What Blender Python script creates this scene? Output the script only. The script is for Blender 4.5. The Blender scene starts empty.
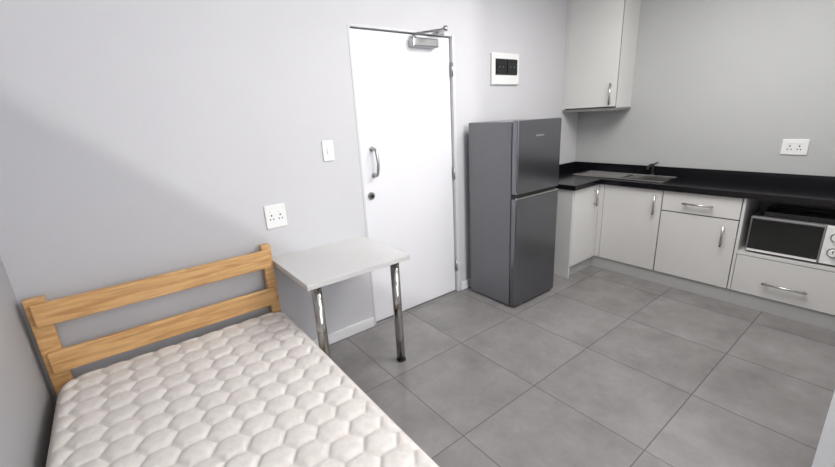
import bpy, bmesh, math, random
import numpy as np
from mathutils import Vector, Matrix
random.seed(3)
S=bpy.context.scene
S.view_settings.view_transform='Standard'
try: S.view_settings.look='None'
except: pass
col=S.collection

# ---------------------------------------------------------------- materials
def mat(name,c,rough=.5,metal=0,noise=0,nscale=8,bump=0,bscale=200,coat=0,spec=.5):
    m=bpy.data.materials.new(name);m.use_nodes=True
    nt=m.node_tree;b=nt.nodes['Principled BSDF']
    b.inputs['Base Color'].default_value=(*c,1)
    b.inputs['Roughness'].default_value=rough;b.inputs['Metallic'].default_value=metal
    b.inputs['Coat Weight'].default_value=coat
    b.inputs['Specular IOR Level'].default_value=spec
    tc=nt.nodes.new('ShaderNodeTexCoord')
    if noise:
        n=nt.nodes.new('ShaderNodeTexNoise');n.inputs['Scale'].default_value=nscale;n.inputs['Detail'].default_value=5
        nt.links.new(tc.outputs['Object'],n.inputs['Vector'])
        r=nt.nodes.new('ShaderNodeValToRGB')
        r.color_ramp.elements[0].position=.3;r.color_ramp.elements[1].position=.7
        r.color_ramp.elements[0].color=(*[x*(1-noise) for x in c],1)
        r.color_ramp.elements[1].color=(*[min(1,x*(1+noise)) for x in c],1)
        nt.links.new(n.outputs['Fac'],r.inputs['Fac']);nt.links.new(r.outputs['Color'],b.inputs['Base Color'])
    if bump:
        n=nt.nodes.new('ShaderNodeTexNoise');n.inputs['Scale'].default_value=bscale
        nt.links.new(tc.outputs['Object'],n.inputs['Vector'])
        bp=nt.nodes.new('ShaderNodeBump');bp.inputs['Strength'].default_value=bump;bp.inputs['Distance'].default_value=.002
        nt.links.new(n.outputs['Fac'],bp.inputs['Height']);nt.links.new(bp.outputs['Normal'],b.inputs['Normal'])
    return m
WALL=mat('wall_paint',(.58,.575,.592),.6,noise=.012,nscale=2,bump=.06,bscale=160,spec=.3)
LWALL=mat('wall_paint_left_shaded',(.44,.438,.45),.6,noise=.012,nscale=2,bump=.06,bscale=160,spec=.3)  # back wall paint darkened; the left wall's shade is put into the colour
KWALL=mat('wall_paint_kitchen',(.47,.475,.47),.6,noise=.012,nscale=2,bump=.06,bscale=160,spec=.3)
CEIL=mat('ceiling_paint',(.8,.8,.8),.7)
TRIM=mat('trim_white',(.78,.78,.79),.4)
FRAME=mat('door_frame_paint',(.62,.62,.64),.45)
DOOR=mat('door_white',(.755,.75,.775),.33,noise=.01,nscale=3)
CAB=mat('cabinet_melamine',(.67,.66,.64),.24,noise=.01,nscale=3)
PLINTH=mat('plinth_grey',(.46,.455,.445),.4)
CABIN=mat('cabinet_inside',(.20,.20,.19),.5)
GAP=mat('shadow_gap',(.08,.08,.08),.7)
STONE=mat('black_granite',(.006,.006,.008),.16,noise=.6,nscale=260,spec=.35)
STEEL=mat('brushed_steel',(.55,.54,.52),.25,1)
CHROME=mat('chrome',(.48,.47,.45),.12,1)
SATIN=mat('satin_aluminium',(.42,.42,.42),.32,1)
BLACK=mat('black_plastic',(.015,.015,.015),.35)
WPLAS=mat('white_plastic',(.80,.80,.79),.35)
GLASSD=mat('dark_glass',(.012,.014,.013),.06)
FSIDE=mat('fridge_side',(.165,.167,.183),.36,noise=.02,nscale=4)
FDOOR=mat('fridge_door',(.20,.202,.218),.20,.9)
FDARK=mat('fridge_gasket',(.02,.02,.022),.6)
TAB=mat('table_laminate',(.62,.615,.605),.25,noise=.01,nscale=5)

def wood():
    m=bpy.data.materials.new('pine_wood');m.use_nodes=True;nt=m.node_tree;b=nt.nodes['Principled BSDF']
    tc=nt.nodes.new('ShaderNodeTexCoord');mp=nt.nodes.new('ShaderNodeMapping')
    mp.inputs['Scale'].default_value=(1.2,14,14)
    nt.links.new(tc.outputs['Object'],mp.inputs['Vector'])
    n=nt.nodes.new('ShaderNodeTexNoise');n.inputs['Scale'].default_value=4;n.inputs['Detail'].default_value=6;n.inputs['Distortion'].default_value=.6
    nt.links.new(mp.outputs['Vector'],n.inputs['Vector'])
    r=nt.nodes.new('ShaderNodeValToRGB')
    r.color_ramp.elements[0].position=.32;r.color_ramp.elements[0].color=(.50,.26,.095,1)
    r.color_ramp.elements[1].position=.62;r.color_ramp.elements[1].color=(.72,.44,.19,1)
    nt.links.new(n.outputs['Fac'],r.inputs['Fac'])
    v=nt.nodes.new('ShaderNodeTexVoronoi');v.inputs['Scale'].default_value=5.5
    nt.links.new(tc.outputs['Object'],v.inputs['Vector'])
    k=nt.nodes.new('ShaderNodeValToRGB');k.color_ramp.elements[0].position=.04;k.color_ramp.elements[0].color=(.30,.16,.09,1)
    k.color_ramp.elements[1].position=.15;k.color_ramp.elements[1].color=(1,1,1,1)
    nt.links.new(v.outputs['Distance'],k.inputs['Fac'])
    mx=nt.nodes.new('ShaderNodeMixRGB');mx.blend_type='MULTIPLY';mx.inputs['Fac'].default_value=.8
    nt.links.new(r.outputs['Color'],mx.inputs['Color1']);nt.links.new(k.outputs['Color'],mx.inputs['Color2'])
    nt.links.new(mx.outputs['Color'],b.inputs['Base Color']);b.inputs['Roughness'].default_value=.38
    return m
WOOD=wood()

def fabric():
    m=bpy.data.materials.new('mattress_damask');m.use_nodes=True;nt=m.node_tree;b=nt.nodes['Principled BSDF']
    tc=nt.nodes.new('ShaderNodeTexCoord')
    w=nt.nodes.new('ShaderNodeTexNoise');w.inputs['Scale'].default_value=38;w.inputs['Detail'].default_value=2
    nt.links.new(tc.outputs['Object'],w.inputs['Vector'])
    r=nt.nodes.new('ShaderNodeValToRGB')
    r.color_ramp.elements[0].position=.42;r.color_ramp.elements[0].color=(.70,.65,.61,1)
    r.color_ramp.elements[1].position=.55;r.color_ramp.elements[1].color=(.75,.705,.665,1)
    nt.links.new(w.outputs['Fac'],r.inputs['Fac']);nt.links.new(r.outputs['Color'],b.inputs['Base Color'])
    b.inputs['Roughness'].default_value=.75;b.inputs['Sheen Weight'].default_value=.15;b.inputs['Specular IOR Level'].default_value=.25
    n=nt.nodes.new('ShaderNodeTexNoise');n.inputs['Scale'].default_value=420
    nt.links.new(tc.outputs['Object'],n.inputs['Vector'])
    bp=nt.nodes.new('ShaderNodeBump');bp.inputs['Strength'].default_value=.2;bp.inputs['Distance'].default_value=.001
    nt.links.new(n.outputs['Fac'],bp.inputs['Height']);nt.links.new(bp.outputs['Normal'],b.inputs['Normal'])
    return m
FAB=fabric()
PIPE=mat('mattress_piping',(.66,.61,.57),.7)

def floormat():
    m=bpy.data.materials.new('floor_tiles');m.use_nodes=True;nt=m.node_tree;b=nt.nodes['Principled BSDF'];L=nt.links
    tc=nt.nodes.new('ShaderNodeTexCoord');sp=nt.nodes.new('ShaderNodeSeparateXYZ');L.new(tc.outputs['Object'],sp.inputs[0])
    def M(op,a,bb=None,c=None):
        n=nt.nodes.new('ShaderNodeMath');n.operation=op
        for i,x in enumerate((a,bb,c)):
            if x is None: continue
            if isinstance(x,(int,float)): n.inputs[i].default_value=x
            else: L.new(x,n.inputs[i])
        return n.outputs[0]
    def axis(o,off,size):
        q=M('DIVIDE',M('SUBTRACT',o,off),size)
        idx=M('FLOOR',q);fr=M('FRACT',q)
        d=M('MULTIPLY',M('MINIMUM',fr,M('SUBTRACT',1,fr)),size)
        return idx,d
    ix,dx=axis(sp.outputs[0],.285,.56);iy,dy=axis(sp.outputs[1],-1.215,.595)
    d=M('MINIMUM',dx,dy)
    line=nt.nodes.new('ShaderNodeMapRange');line.inputs['From Min'].default_value=.0018;line.inputs['From Max'].default_value=.0032
    L.new(d,line.inputs['Value'])
    cb=nt.nodes.new('ShaderNodeCombineXYZ');L.new(ix,cb.inputs[0]);L.new(iy,cb.inputs[1])
    wn=nt.nodes.new('ShaderNodeTexWhiteNoise');L.new(cb.outputs[0],wn.inputs['Vector'])
    va=nt.nodes.new('ShaderNodeVectorMath');va.operation='MULTIPLY_ADD'
    L.new(wn.outputs['Color'],va.inputs[0]);va.inputs[1].default_value=(9,9,9);L.new(tc.outputs['Object'],va.inputs[2])
    n1=nt.nodes.new('ShaderNodeTexNoise');n1.inputs['Scale'].default_value=3.6;n1.inputs['Detail'].default_value=12;n1.inputs['Roughness'].default_value=.68
    L.new(va.outputs[0],n1.inputs['Vector'])
    r=nt.nodes.new('ShaderNodeValToRGB')
    r.color_ramp.elements[0].position=.26;r.color_ramp.elements[0].color=(.168,.158,.155,1)
    r.color_ramp.elements[1].position=.76;r.color_ramp.elements[1].color=(.282,.269,.264,1)
    fac=M('ADD',n1.outputs['Fac'],M('MULTIPLY',M('SUBTRACT',wn.outputs['Value'],.5),.12))
    L.new(fac,r.inputs['Fac'])
    mx=nt.nodes.new('ShaderNodeMixRGB');L.new(line.outputs[0],mx.inputs['Fac']);mx.inputs['Color1'].default_value=(.105,.097,.093,1)
    L.new(r.outputs['Color'],mx.inputs['Color2']);L.new(mx.outputs['Color'],b.inputs['Base Color'])
    rr=nt.nodes.new('ShaderNodeMapRange');rr.inputs['To Min'].default_value=.15;rr.inputs['To Max'].default_value=.30
    L.new(n1.outputs['Fac'],rr.inputs['Value']);L.new(rr.outputs[0],b.inputs['Roughness'])
    bp=nt.nodes.new('ShaderNodeBump');bp.inputs['Strength'].default_value=.3;bp.inputs['Distance'].default_value=.0015
    L.new(line.outputs[0],bp.inputs['Height']);L.new(bp.outputs['Normal'],b.inputs['Normal'])
    return m
FLOOR=floormat()

# ---------------------------------------------------------------- geometry helpers
def obj(name,bm,m,parent=None,smooth=False):
    me=bpy.data.meshes.new(name);bm.to_mesh(me);bm.free()
    if smooth:
        for p in me.polygons:p.use_smooth=True
    o=bpy.data.objects.new(name,me);col.objects.link(o)
    if m: me.materials.append(m)
    if parent:o.parent=parent
    return o
def box(name,x0,x1,y0,y1,z0,z1,m,parent=None,bev=0,seg=2):
    x0,x1=sorted((x0,x1));y0,y1=sorted((y0,y1));z0,z1=sorted((z0,z1))
    bm=bmesh.new();bmesh.ops.create_cube(bm,size=1)
    for v in bm.verts:
        v.co=Vector(((x0+x1)/2+v.co.x*(x1-x0),(y0+y1)/2+v.co.y*(y1-y0),(z0+z1)/2+v.co.z*(z1-z0)))
    if bev: bmesh.ops.bevel(bm,geom=bm.edges[:],offset=bev,segments=seg,profile=.5,affect='EDGES')
    return obj(name,bm,m,parent)
def rod(name,a,b,r,m,parent=None,seg=24,bev=0):
    a=Vector(a);b=Vector(b);d=b-a
    bm=bmesh.new();bmesh.ops.create_cone(bm,cap_ends=True,segments=seg,radius1=r,radius2=r,depth=d.length)
    if bev:
        es=[e for e in bm.edges if any(len(f.verts)>4 for f in e.link_faces)]
        bmesh.ops.bevel(bm,geom=es,offset=bev,segments=2,affect='EDGES')
    q=Vector((0,0,1)).rotation_difference(d.normalized())
    bmesh.ops.transform(bm,matrix=Matrix.Translation((a+b)/2)@q.to_matrix().to_4x4(),verts=bm.verts)
    o=obj(name,bm,m,parent)
    for p in o.data.polygons:
        if len(p.vertices)==4:p.use_smooth=True
    return o
def tube(name,pts,r,m,parent=None,res=6):
    c=bpy.data.curves.new(name,'CURVE');c.dimensions='3D';c.bevel_depth=r;c.bevel_resolution=4;c.use_fill_caps=True
    s=c.splines.new('BEZIER');s.bezier_points.add(len(pts)-1)
    for p,q in zip(s.bezier_points,pts):
        p.co=q;p.handle_left_type=p.handle_right_type='AUTO'
    o=bpy.data.objects.new(name,c);col.objects.link(o)
    dg=bpy.context.evaluated_depsgraph_get();me=bpy.data.meshes.new_from_object(o.evaluated_get(dg))
    bpy.data.objects.remove(o);o=bpy.data.objects.new(name,me);col.objects.link(o)
    me.materials.clear();me.materials.append(m)
    for p in me.polygons:p.use_smooth=True
    if parent:o.parent=parent
    return o
def empty(name):
    e=bpy.data.objects.new(name,None);col.objects.link(e);e.empty_display_size=.1;return e

# ---------------------------------------------------------------- room
W=-1.80;K=2.614;CH=2.62;BY=-3.5
DX0,DX1,DH=-.005,.83,2.05
box('floor',W-.1,K+.1,BY-.1,.1,-.06,0,FLOOR)
box('ceiling',W-.1,K+.1,BY-.1,.1,CH,CH+.06,CEIL)
bw=empty('wall_back')
box('wall_section_left',W-.1,DX0-.022,0,.1,0,CH,WALL,bw)
box('wall_section_right',DX1+.035,K+.1,0,.1,0,CH,WALL,bw)
box('wall_section_over_door',DX0-.022,DX1+.035,0,.1,DH+.022,CH,WALL,bw)
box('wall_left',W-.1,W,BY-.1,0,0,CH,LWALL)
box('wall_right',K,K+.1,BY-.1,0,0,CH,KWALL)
rw=empty('wall_rear')
wx0,wx1,wz0,wz1=-1.25,.30,.95,2.25
box('rear_left',W,wx0,BY-.1,BY,0,CH,WALL,rw);box('rear_right',wx1,K,BY-.1,BY,0,CH,WALL,rw)
box('rear_under',wx0,wx1,BY-.1,BY,0,wz0,WALL,rw);box('rear_over',wx0,wx1,BY-.1,BY,wz1,CH,WALL,rw)
wn=empty('window_1')
for n,a in dict(left=(wx0,wx0+.05,wz0,wz1),right=(wx1-.05,wx1,wz0,wz1),bottom=(wx0,wx1,wz0,wz0+.05),top=(wx0,wx1,wz1-.05,wz1),mullion=((wx0+wx1)/2-.025,(wx0+wx1)/2+.025,wz0,wz1)).items():
    box('frame_'+n,a[0],a[1],BY-.08,BY-.03,a[2],a[3],TRIM,wn,.004)
box('wall_partition',.48,K-.001,BY+.001,-2.30,.001,CH-.001,TRIM)

box('baseboard_back',W+.001,DX0-.030,-.016,0,0,.075,TRIM,None,.004)
box('baseboard_back_right',DX1+.045,1.70,-.016,0,0,.075,TRIM,None,.004)
box('baseboard_left',W,W+.016,BY,-.02,0,.075,TRIM,None,.004)

# ---------------------------------------------------------------- door
d=empty('door_1')
box('leaf',DX0,DX1,.018,.055,.008,DH,DOOR,d,.003)
box('jamb_left',DX0-.022,DX0-.006,-.004,.08,0,DH+.022,FRAME,d,.002)
box('jamb_right',DX1+.006,DX1+.034,-.010,.08,0,DH+.022,FRAME,d,.003)
box('head_jamb',DX0-.006,DX1+.006,-.004,.08,DH+.007,DH+.022,FRAME,d,.002)
box('backing',DX0-.020,DX1+.034,.081,.098,0,DH+.020,GAP,d)
hx=.085
tube('pull_handle',[(hx,.018,1.125),(hx,-.030,1.13),(hx,-.045,1.16),(hx,-.045,1.27),(hx,-.030,1.30),(hx,.018,1.305)],.010,SATIN,d)
rod('pull_rose_low',(hx,.019,1.125),(hx,.010,1.125),.017,SATIN,d)
rod('pull_rose_high',(hx,.019,1.305),(hx,.010,1.305),.017,SATIN,d)
rod('lock_rose',(.05,.019,.985),(.05,.006,.985),.027,SATIN,d,bev=.003)
rod('lock_cylinder',(.05,.008,.985),(.05,-.006,.985),.013,BLACK,d)
for i,z in enumerate((1.83,1.05,.25)):
    rod('hinge_%d'%(i+1),(DX1+.002,-.004,z-.05),(DX1+.002,-.004,z+.05),.009,SATIN,d)
box('closer_body',.445,.675,-.045,.018,1.965,2.022,SATIN,d,.008)
rod('closer_spindle',(.48,-.015,2.02),(.48,-.015,2.045),.014,SATIN,d)
def bar(name,a,b,w,h,m,p):
    a=Vector(a);b=Vector(b);dd=b-a;bm=bmesh.new();bmesh.ops.create_cube(bm,size=1)
    bmesh.ops.scale(bm,vec=(dd.length,w,h),verts=bm.verts)
    q=Vector((1,0,0)).rotation_difference(dd.normalized())
    bmesh.ops.transform(bm,matrix=Matrix.Translation((a+b)/2)@q.to_matrix().to_4x4(),verts=bm.verts)
    return obj(name,bm,m,p)
bar('closer_arm_main',(.47,-.015,2.045),(.60,-.20,2.052),.022,.011,SATIN,d)
bar('closer_arm_link',(.60,-.20,2.062),(.70,-.015,2.078),.020,.011,SATIN,d)
rod('closer_elbow',(.60,-.20,2.040),(.60,-.20,2.070),.014,SATIN,d)
box('closer_bracket',.655,.745,-.028,-.003,2.055,2.086,SATIN,d,.003)

# ---------------------------------------------------------------- switch, sockets, DB board
def plate_back(name,x0,x1,z0,z1):
    e=empty(name);box('plate',x0,x1,-.010,0,z0,z1,WPLAS,e,.003);return e
e=plate_back('light_switch',-.285,-.210,1.262,1.388)
box('rocker',-.257,-.238,-.016,-.008,1.305,1.345,WPLAS,e,.002)
box('surround',-.262,-.233,-.0112,-.009,1.300,1.350,TRIM,e)
def socket_parts(e,xc,zc,s=1,wall='b'):
    def P(u0,u1,z0,z1,t0,t1,m,n):
        if wall=='b': box(n,xc+u0,xc+u1,-t1,-t0,zc+z0,zc+z1,m,e,.001)
        else: box(n,K-t1,K-t0,xc+u0,xc+u1,zc+z0,zc+z1,m,e,.001)
    for i,u in enumerate((-.026,.026)):
        P(u-.004,u+.004,.012,.022,.009,.0112,BLACK,'earth_hole_%d'%i)
        P(u-.013,u-.006,-.010,-.002,.009,.0112,BLACK,'pin_l_%d'%i)
        P(u+.006,u+.013,-.010,-.002,.009,.0112,BLACK,'pin_r_%d'%i)
        P(u-.008,u+.008,.034,.046,.009,.014,WPLAS,'rocker_%d'%i)
e=plate_back('double_socket',-.695,-.572,.905,1.045);socket_parts(e,-.633,.965)
e=empty('wall_socket');box('plate',K-.010,K,-1.80,-1.655,1.095,1.205,WPLAS,e,.003);socket_parts(e,-1.727,1.14,wall='k')
e=empty('distribution_board')
box('cover',1.262,1.605,-.022,0,1.725,1.970,WPLAS,e,.006)
box('window_recess',1.300,1.575,-.026,-.02,1.80,1.925,BLACK,e,.003)
box('breaker_window_left',1.308,1.430,-.034,-.025,1.808,1.917,GLASSD,e,.002)
box('breaker_window_right',1.444,1.567,-.034,-.025,1.808,1.917,GLASSD,e,.002)
for i in (0,1,3,4):
    x=1.335+i*.045
    box('breaker_%d'%i,x,x+.008,-.038,-.033,1.857,1.867,SATIN,e)

# ---------------------------------------------------------------- fridge
f=empty('refrigerator')
F0,F1,Fy,Fb,Fh=.927,1.451,-.560,-.075,1.437
box('cabinet_body',F0,F1,Fy+.062,Fb,.012,Fh,FSIDE,f,.006)
box('gasket',F0+.012,F1-.012,Fy+.052,Fy+.064,.03,Fh-.01,FDARK,f)
zs=.905
box('door_freezer',F0-.001,F1+.001,Fy,Fy+.054,zs+.010,Fh+.004,FDOOR,f,.010,3)
box('door_main',F0-.001,F1+.001,Fy,Fy+.054,.018,zs-.022,FDOOR,f,.010,3)
box('grip_recess',F0+.01,F1-.01,Fy+.022,Fy+.055,zs-.025,zs+.013,FDARK,f)
box('grip_strip',F0+.004,F1-.004,Fy+.001,Fy+.018,zs-.024,zs-.012,STEEL,f,.002)
box('badge',F0+.20,F0+.30,Fy-.0015,Fy+.001,Fh-.115,Fh-.103,STEEL,f)
for i,(x,y) in enumerate([(F0+.05,Fy+.10),(F1-.05,Fy+.10),(F0+.05,Fb-.05),(F1-.05,Fb-.05)]):
    rod('foot_%d'%(i+1),(x,y,0),(x,y,.014),.02,BLACK,f)

# ---------------------------------------------------------------- kitchen
G=2.186;R=-.516;L0=1.767;ZC=.868;ZB=.826;KE=-2.295
k=empty('kitchen_base_cabinets')
box('carcass_return',L0,K-.002,R+.02,-.002,.10,ZB,CAB,k)
box('side_panel',L0-.016,L0,R+.002,-.002,0,ZB,CAB,k,.002)
yd=-1.056
box('sink_unit_bottom',G+.02,K-.002,yd,R+.02,.10,.118,CAB,k)
box('sink_unit_back',K-.010,K-.002,yd,R+.02,.118,ZB,CABIN,k)
box('carcass_drawers',G+.02,K-.002,-1.603,yd,.10,ZB,CAB,k)
box('plinth_return',L0,G+.04,R+.035,R+.05,0,.10,PLINTH,k)
box('plinth_main',G+.012,G+.03,-1.603,R+.05,0,.105,PLINTH,k)
box('gap_return',L0+.003,G+.02,R+.015,R+.02,.104,ZB-.003,GAP,k)
box('gap_main',G+.015,G+.0205,-1.600,R+.02,.106,ZB-.003,GAP,k)
T=.018
def front_x(n,ya,yb,z0,z1,p=k):
    return box(n,G,G+T,ya,yb,z0,z1,CAB,p,.0018)
box('door_return',L0+.004,G-.05,R,R+T,.112,ZB-.008,CAB,k,.0018)
box('filler_return',G-.046,G+.005,R,R+T,.112,ZB-.008,CAB,k,.0015)
front_x('filler_corner',R-.002,R-.045,.112,ZB-.008)
front_x('door_sink',R-.049,-1.051,.112,ZB-.008)
front_x('drawer_top',-1.059,-1.579,.657,ZB-.008)
front_x('door_low',-1.059,-1.579,.112,.648)
front_x('end_stile',-1.585,-1.603,.112,ZB-.003)
n_=empty('drawer_cabinet')
box('carcass',G+.02,K-.002,KE+.001,-1.604,.10,.404,CAB,n_)
box('niche_shelf',G+.002,K-.002,KE+.001,-1.604,.404,.425,CAB,n_)
box('plinth',G+.012,G+.03,KE+.001,-1.604,0,.105,PLINTH,n_)
box('gap',G+.015,G+.0205,KE+.002,-1.606,.106,.403,GAP,n_)
front_x('drawer_front',-1.606,KE+.004,.112,.398,n_)
def handle(n,a,b,out,p_=k):
    a=Vector(a);b=Vector(b);o=Vector(out);dd=(b-a).normalized()
    rod(n+'_bar',a+o*.03,b+o*.03,.0078,STEEL,p_,16)
    for i,p in enumerate((a+dd*.02,b-dd*.02)): rod(n+'_post_%d'%i,p-o*.001,p+o*.03,.005,STEEL,p_,12)
handle('handle_return',(G-.085,R,.63),(G-.085,R,.79),(0,-1,0))
handle('handle_sink',(G,-1.005,.61),(G,-1.005,.77),(-1,0,0))
handle('handle_drawer',(G,-1.21,.735),(G,-1.42,.735),(-1,0,0))
handle('handle_door_low',(G,-1.50,.44),(G,-1.50,.60),(-1,0,0))
handle('handle_drawer_low',(G,-1.78,.225),(G,-2.02,.225),(-1,0,0),n_)

w=empty('granite_worktop')
SX0,SX1,SY0,SY1=2.275,2.535,-.985,-.66
ox=G-.025
box('slab_return',L0-.03,ox,R-.025,-.001,ZB,ZC,STONE,w)
box('slab_corner',ox,K-.001,SY1,-.001,ZB,ZC,STONE,w)
box('slab_front',ox,SX0,SY0,SY1,ZB,ZC,STONE,w)
box('slab_behind',SX1,K-.001,SY0,SY1,ZB,ZC,STONE,w)
box('slab_long',ox,K-.001,KE,SY0,ZB,ZC,STONE,w)
box('upstand_back',L0-.03,K-.001,-.018,-.001,ZC,.955,STONE,w)
box('upstand_right',K-.018,K-.001,KE,-.018,ZC,.955,STONE,w)
box('niche_back_panel',K-.010,K-.002,KE,-1.606,.43,ZB,CABIN,w)  # dark colour stands in for the shade inside the niche
s=empty('kitchen_sink')
t=.004
RX0,RX1,RY0,RY1=2.245,2.57,-1.02,-.20
box('rim_front',RX0,SX0+.004,RY0,RY1,ZC,ZC+t,STEEL,s,.001)
box('rim_behind',SX1-.004,RX1,RY0,RY1,ZC,ZC+t,STEEL,s,.001)
box('rim_end',SX0,SX1,RY0,SY0+.004,ZC,ZC+t,STEEL,s,.001)
box('drainer',SX0,SX1,SY1-.004,RY1,ZC,ZC+t*.8,STEEL,s,.001)
for i in range(7):
    x=SX0+.03+i*.034
    box('drainer_rib_%d'%i,x,x+.012,SY1+.03,RY1-.04,ZC+.003,ZC+.007,STEEL,s,.002)
box('raised_lip_front',RX0,RX0+.010,RY0,RY1,ZC,ZC+.009,STEEL,s,.003)
box('raised_lip_end',RX0,RX1,RY0,RY0+.010,ZC,ZC+.009,STEEL,s,.003)
box('raised_lip_back',RX1-.010,RX1,RY0,RY1,ZC,ZC+.009,STEEL,s,.003)
box('raised_lip_far',RX0,RX1,RY1-.010,RY1,ZC,ZC+.009,STEEL,s,.003)
bm=bmesh.new();bmesh.ops.create_cube(bm,size=1)
for v in bm.verts:
    tp=v.co.z>0;sc=1 if tp else .9
    v.co=Vector(((SX0+SX1)/2+v.co.x*(SX1-SX0)*sc,(SY0+SY1)/2+v.co.y*(SY1-SY0)*sc,ZC+.002 if tp else ZC-.15))
bm.normal_update()
top=[x for x in bm.faces if x.calc_center_median().z>ZC];bmesh.ops.delete(bm,geom=top,context='FACES')
bmesh.ops.reverse_faces(bm,faces=bm.faces[:]);o=obj('bowl',bm,STEEL,s)
rod('drain',((SX0+SX1)/2,(SY0+SY1)/2,ZC-.149),((SX0+SX1)/2,(SY0+SY1)/2,ZC-.145),.035,SATIN,s)
tp=empty('mixer_tap')
tx,ty=2.592,-.80
rod('base',(tx-.012,ty,ZC),(tx-.012,ty,ZC+.02),.016,BLACK,tp)
rod('body',(tx-.012,ty,ZC+.015),(tx-.012,ty,ZC+.105),.011,BLACK,tp)
tube('spout',[(tx-.012,ty,ZC+.08),(tx-.04,ty,ZC+.105),(tx-.10,ty,ZC+.10),(tx-.125,ty,ZC+.075)],.009,BLACK,tp)
rod('lever',(tx-.012,ty,ZC+.105),(tx-.012,ty-.04,ZC+.125),.007,BLACK,tp)

u=empty('upper_wall_cabinet')
UX=2.315;UY=-.53;UZ=1.49
box('carcass',UX+.02,K-.001,UY,-.001,UZ,CH-.12,CAB,u)
box('door_panel',UX,UX+T,UY+.004,-.03,UZ+.012,CH-.125,CAB,u,.0018)
box('filler_strip',UX+.004,UX+T,-.028,-.001,UZ,CH-.125,CAB,u)
box('door_gap',UX+.015,UX+.021,UY+.002,-.002,UZ+.002,CH-.122,GAP,u)
box('bottom_rail',UX+.012,K-.001,UY,-.001,UZ-.022,UZ-.001,CABIN,u)
rod('handle_bar',(UX-.03,UY+.045,1.515),(UX-.03,UY+.045,1.70),.0078,STEEL,u,16)
for z in (1.535,1.68): rod('handle_post',(UX+.001,UY+.045,z),(UX-.03,UY+.045,z),.005,STEEL,u,12)

m=empty('microwave_oven')
my0,my1,mz0,mz1,mx0=-2.14,-1.640,.437,.698,G+.02
box('housing',mx0+.02,K-.03,my0,my1,mz0,mz1,SATIN,m,.006)
box('door_frame',mx0,mx0+.022,my0+.114,my1,mz0+.002,mz1-.002,SATIN,m,.005)
box('control_panel',mx0,mx0+.022,my0,my0+.112,mz0+.002,mz1-.002,WPLAS,m,.005)
box('door_window',mx0-.004,mx0+.002,my0+.122,my1-.010,mz0+.022,mz1-.016,GLASSD,m,.002)
box('door_lower_trim',mx0-.003,mx0+.002,my0+.122,my1-.008,mz0+.004,mz0+.020,WPLAS,m,.001)
for i,z in enumerate((mz1-.075,mz0+.085)):
    rod('dial_ring_%d'%i,(mx0+.001,my0+.056,z),(mx0-.004,my0+.056,z),.031,SATIN,m)
    rod('dial_%d'%i,(mx0,my0+.056,z),(mx0-.022,my0+.056,z),.023,WPLAS,m,bev=.003)
    box('dial_mark_%d'%i,mx0-.024,mx0-.02,my0+.054,my0+.058,z,z+.02,BLACK,m)
for i,(x,y) in enumerate([(mx0+.05,my0+.05),(mx0+.05,my1-.05),(K-.07,my0+.05),(K-.07,my1-.05)]):
    rod('foot_%d'%i,(x,y,.425),(x,y,mz0+.003),.015,BLACK,m)
g=empty('baking_tray')
gz=mz1
box('base',mx0+.04,K-.06,my0+.04,my1-.06,gz,gz+.006,BLACK,g,.002)
box('rim_front',mx0+.03,mx0+.045,my0+.03,my1-.05,gz+.004,gz+.035,BLACK,g,.003)
box('rim_rear',K-.07,K-.055,my0+.03,my1-.05,gz+.004,gz+.035,BLACK,g,.003)
box('rim_side_a',mx0+.03,K-.055,my0+.03,my0+.045,gz+.004,gz+.035,BLACK,g,.003)
box('rim_side_b',mx0+.03,K-.055,my1-.065,my1-.05,gz+.004,gz+.035,BLACK,g,.003)

# ---------------------------------------------------------------- side table
t=empty('side_table')
T0,T1,Td,Th=-.705,-.065,-.565,.722
box('table_top',T0,T1,Td,-.002,Th-.030,Th,TAB,t,.002)
for i,x in enumerate((T0+.070,T1-.07)):
    rod('leg_%d'%(i+1),(x,Td+.065,.0),(x,Td+.065,Th-.030),.027,CHROME,t,32)
    rod('leg_flange_%d'%(i+1),(x,Td+.065,Th-.038),(x,Td+.065,Th-.030),.045,CHROME,t,32)
    rod('leg_foot_%d'%(i+1),(x,Td+.065,.0),(x,Td+.065,.012),.030,BLACK,t,32)
box('wall_batten',T0+.05,T1-.05,-.03,-.002,Th-.075,Th-.030,TAB,t,.002)

# ---------------------------------------------------------------- bed
b=empty('single_bed')
B0,B1,Hb=-1.775,-.712,.832
pw=.055
box('head_post_left',B0,B0+.072,-.078,-.03,0,Hb-.005,WOOD,b,.006)
box('head_post_right',B1-pw,B1,-.078,-.03,0,Hb,WOOD,b,.006)
box('head_rail_top',B0+.02,B1-.02,-.102,-.078,.700,.808,WOOD,b,.006)
box('head_rail_low',B0+.02,B1-.02,-.102,-.078,.465,.572,WOOD,b,.006)
yf=-2.06
box('foot_post_left',B0,B0+.06,yf-.05,yf,0,.36,WOOD,b,.006)
box('foot_post_right',B1-pw,B1,yf-.05,yf,0,.36,WOOD,b,.006)
box('foot_rail',B0+.02,B1-.02,yf,yf+.022,.16,.28,WOOD,b,.004)
box('side_rail_left',B0+.02,B0+.042,yf,-.07,.16,.25,WOOD,b,.004)
box('side_rail_right',B1-.05,B1-.028,yf,-.07,.16,.25,WOOD,b,.004)
for i in range(13):
    y=-.16-i*.15
    box('slat_%d'%i,B0+.04,B1-.04,y-.04,y+.03,.232,.247,WOOD,b,.002)

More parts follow.
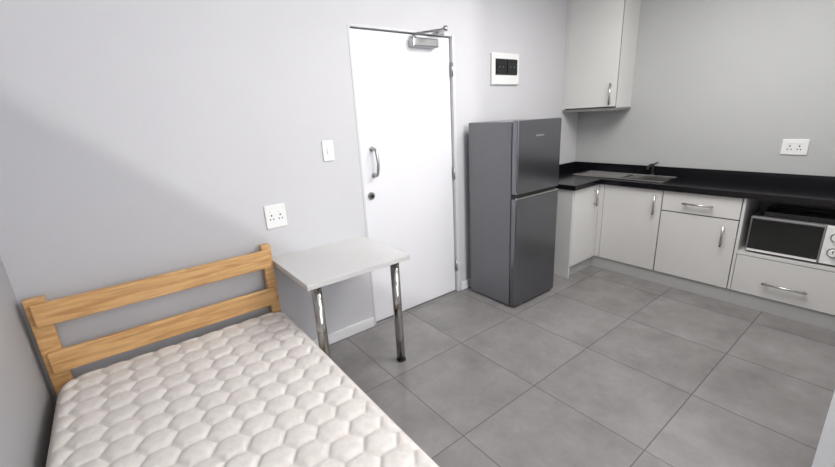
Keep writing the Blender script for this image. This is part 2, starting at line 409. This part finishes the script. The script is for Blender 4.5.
def mattress():
    x0,x1,y0,y1=-1.742,-.717,-2.03,-.108
    zt,zb=.440,.250
    st=.0060;nx=int((x1-x0)/st);ny=int((y1-y0)/st)
    xs=np.linspace(x0,x1,nx+1);ys=np.linspace(y0,y1,ny+1)
    X,Y=np.meshgrid(xs,ys,indexing='ij')
    a=.105;rh=a*math.sqrt(3)/2*1.12
    def lat(U,V):
        ds=[]
        j0=np.round(V/rh)
        for dj in (-1,0,1):
            j=j0+dj;off=np.where(np.mod(j,2)==0,0,a/2)
            i0=np.round((U-off)/a)
            for di in (-1,0,1):
                cx=(i0+di)*a+off;cy=j*rh
                ds.append(np.hypot(U-cx,(V-cy)/1.12))
        D=np.sort(np.stack(ds),0);return D[0],D[1]
    wob=.0012*np.sin(Y*37+X*11);wob2=.0012*np.sin(X*41+Y*7)
    d1,d2=lat(Y+wob,X+wob2)
    e=(d2-d1)/2
    q=.010*(1-np.exp(-(e/.006)**1.3))+.007*(1-np.exp(-(e/.02)**1.5))-.017
    edge=np.minimum(np.minimum(X-x0,x1-X),np.minimum(Y-y0,y1-Y))
    r=.045
    fall=np.where(edge<r,-r*.8*(1-np.sqrt(np.clip(1-((r-edge)/r)**2,0,1))),0)
    q=q*np.clip(edge/.03,0,1)
    q=q+.006*np.sin((X-x0)/(x1-x0)*np.pi)+.003*np.sin(X*6+Y*3)
    Z=zt+q+fall
    rc=.09
    PX=X.copy();PY=Y.copy()
    for sx,cx in ((-1,x0+rc),(1,x1-rc)):
        for sy,cy in ((-1,y0+rc),(1,y1-rc)):
            mk=((PX-cx)*sx>0)&((PY-cy)*sy>0)
            dx=(PX-cx);dy=(PY-cy);h=np.hypot(dx,dy)+1e-9;mxx=np.maximum(abs(dx),abs(dy))
            sc=np.where(mk,mxx/h,1)
            PX=np.where(mk,cx+dx*sc,PX);PY=np.where(mk,cy+dy*sc,PY)
    verts=[(PX[i,j],PY[i,j],Z[i,j]) for i in range(nx+1) for j in range(ny+1)]
    idx=lambda i,j:i*(ny+1)+j
    faces=[(idx(i,j),idx(i+1,j),idx(i+1,j+1),idx(i,j+1)) for i in range(nx) for j in range(ny)]
    loop=[idx(i,0) for i in range(nx+1)]+[idx(nx,j) for j in range(1,ny+1)]+[idx(i,ny) for i in range(nx-1,-1,-1)]+[idx(0,j) for j in range(ny-1,0,-1)]
    prev=loop
    cx,cy=(x0+x1)/2,(y0+y1)/2
    base=[verts[l] for l in loop]
    for z,o in ((.37,.004),(.33,.006),(.29,.004),(.265,-.004),(zb,-.02)):
        new=[]
        for l,(vx,vy,vz) in zip(loop,base):
            n=Vector((max(-1,min(1,(vx-cx)/((x1-x0)/2)))**9,max(-1,min(1,(vy-cy)/((y1-y0)/2)))**9,0))
            verts.append((vx+n.x*o,vy+n.y*o,z));new.append(len(verts)-1)
        N=len(loop)
        for i in range(N): faces.append((prev[i],new[i],new[(i+1)%N],prev[(i+1)%N]))
        prev=new
    faces.append(tuple(prev))
    me=bpy.data.meshes.new('mattress');me.from_pydata(verts,[],faces);me.update()
    for p in me.polygons:p.use_smooth=True
    me.materials.append(FAB)
    o=bpy.data.objects.new('mattress',me);col.objects.link(o);o.parent=b
    pts=[base[i] for i in range(0,len(base),6)]
    c=bpy.data.curves.new('piping','CURVE');c.dimensions='3D';c.bevel_depth=.006;c.bevel_resolution=3
    sp=c.splines.new('POLY');sp.points.add(len(pts)-1);sp.use_cyclic_u=True
    for p,qv in zip(sp.points,pts): p.co=(qv[0],qv[1],qv[2],1)
    o=bpy.data.objects.new('piping',c);col.objects.link(o);c.materials.append(PIPE);o.parent=b
mattress()

# ---------------------------------------------------------------- lights
wd=bpy.data.worlds.new('World');S.world=wd;wd.use_nodes=True
wd.node_tree.nodes['Background'].inputs[0].default_value=(.75,.85,1,1);wd.node_tree.nodes['Background'].inputs[1].default_value=1.0
def area(name,loc,rot,sx,sy,e,c):
    l=bpy.data.lights.new(name,'AREA');l.shape='RECTANGLE';l.size=sx;l.size_y=sy;l.energy=e;l.color=c
    o=bpy.data.objects.new(name,l);col.objects.link(o);o.location=loc;o.rotation_euler=rot;return o
area('window_daylight',((wx0+wx1)/2,BY+.02,(wz0+wz1)/2),(math.radians(90),0,0),wx1-wx0,wz1-wz0,25,(.96,.98,1))
area('ceiling_fill',(1.1,-1.5,CH-.03),(0,0,0),1.1,1.1,46,(1,.985,.965))  # added fill light under the ceiling, brightens kitchen and floor
l=bpy.data.lights.new('shadow_edge_spot','SPOT');l.energy=128;l.spot_size=math.radians(146.0);l.spot_blend=.008;l.shadow_soft_size=.05;l.color=(1,.985,.975)  # added unseen spot; its cone edge draws the diagonal shadow on the back wall
o=bpy.data.objects.new('shadow_edge_spot',l);col.objects.link(o);o.location=(.2,-3.3,2.4)
dv=Vector((2.3,0,4.9))-o.location;o.rotation_euler=dv.to_track_quat('-Z','Y').to_euler()

# ---------------------------------------------------------------- camera
Rm=np.array([[ 0.7878,-0.6139,-0.0511],[-0.2142,-0.1952,-0.9571],[0.5776,0.7649,-0.2852]])
U_,_,V_=np.linalg.svd(Rm);Rm=U_@V_
C=(-1.342,-2.344,1.501)
cam=bpy.data.cameras.new('camera');cam.sensor_width=36;cam.lens=391.18/835*36;cam.clip_start=.02
co=bpy.data.objects.new('camera',cam);col.objects.link(co)
Mx=Matrix.Identity(4)
for i in range(3):
    Mx[i][0]=Rm[0,i];Mx[i][1]=-Rm[1,i];Mx[i][2]=-Rm[2,i];Mx[i][3]=C[i]
co.matrix_world=Mx
S.camera=co
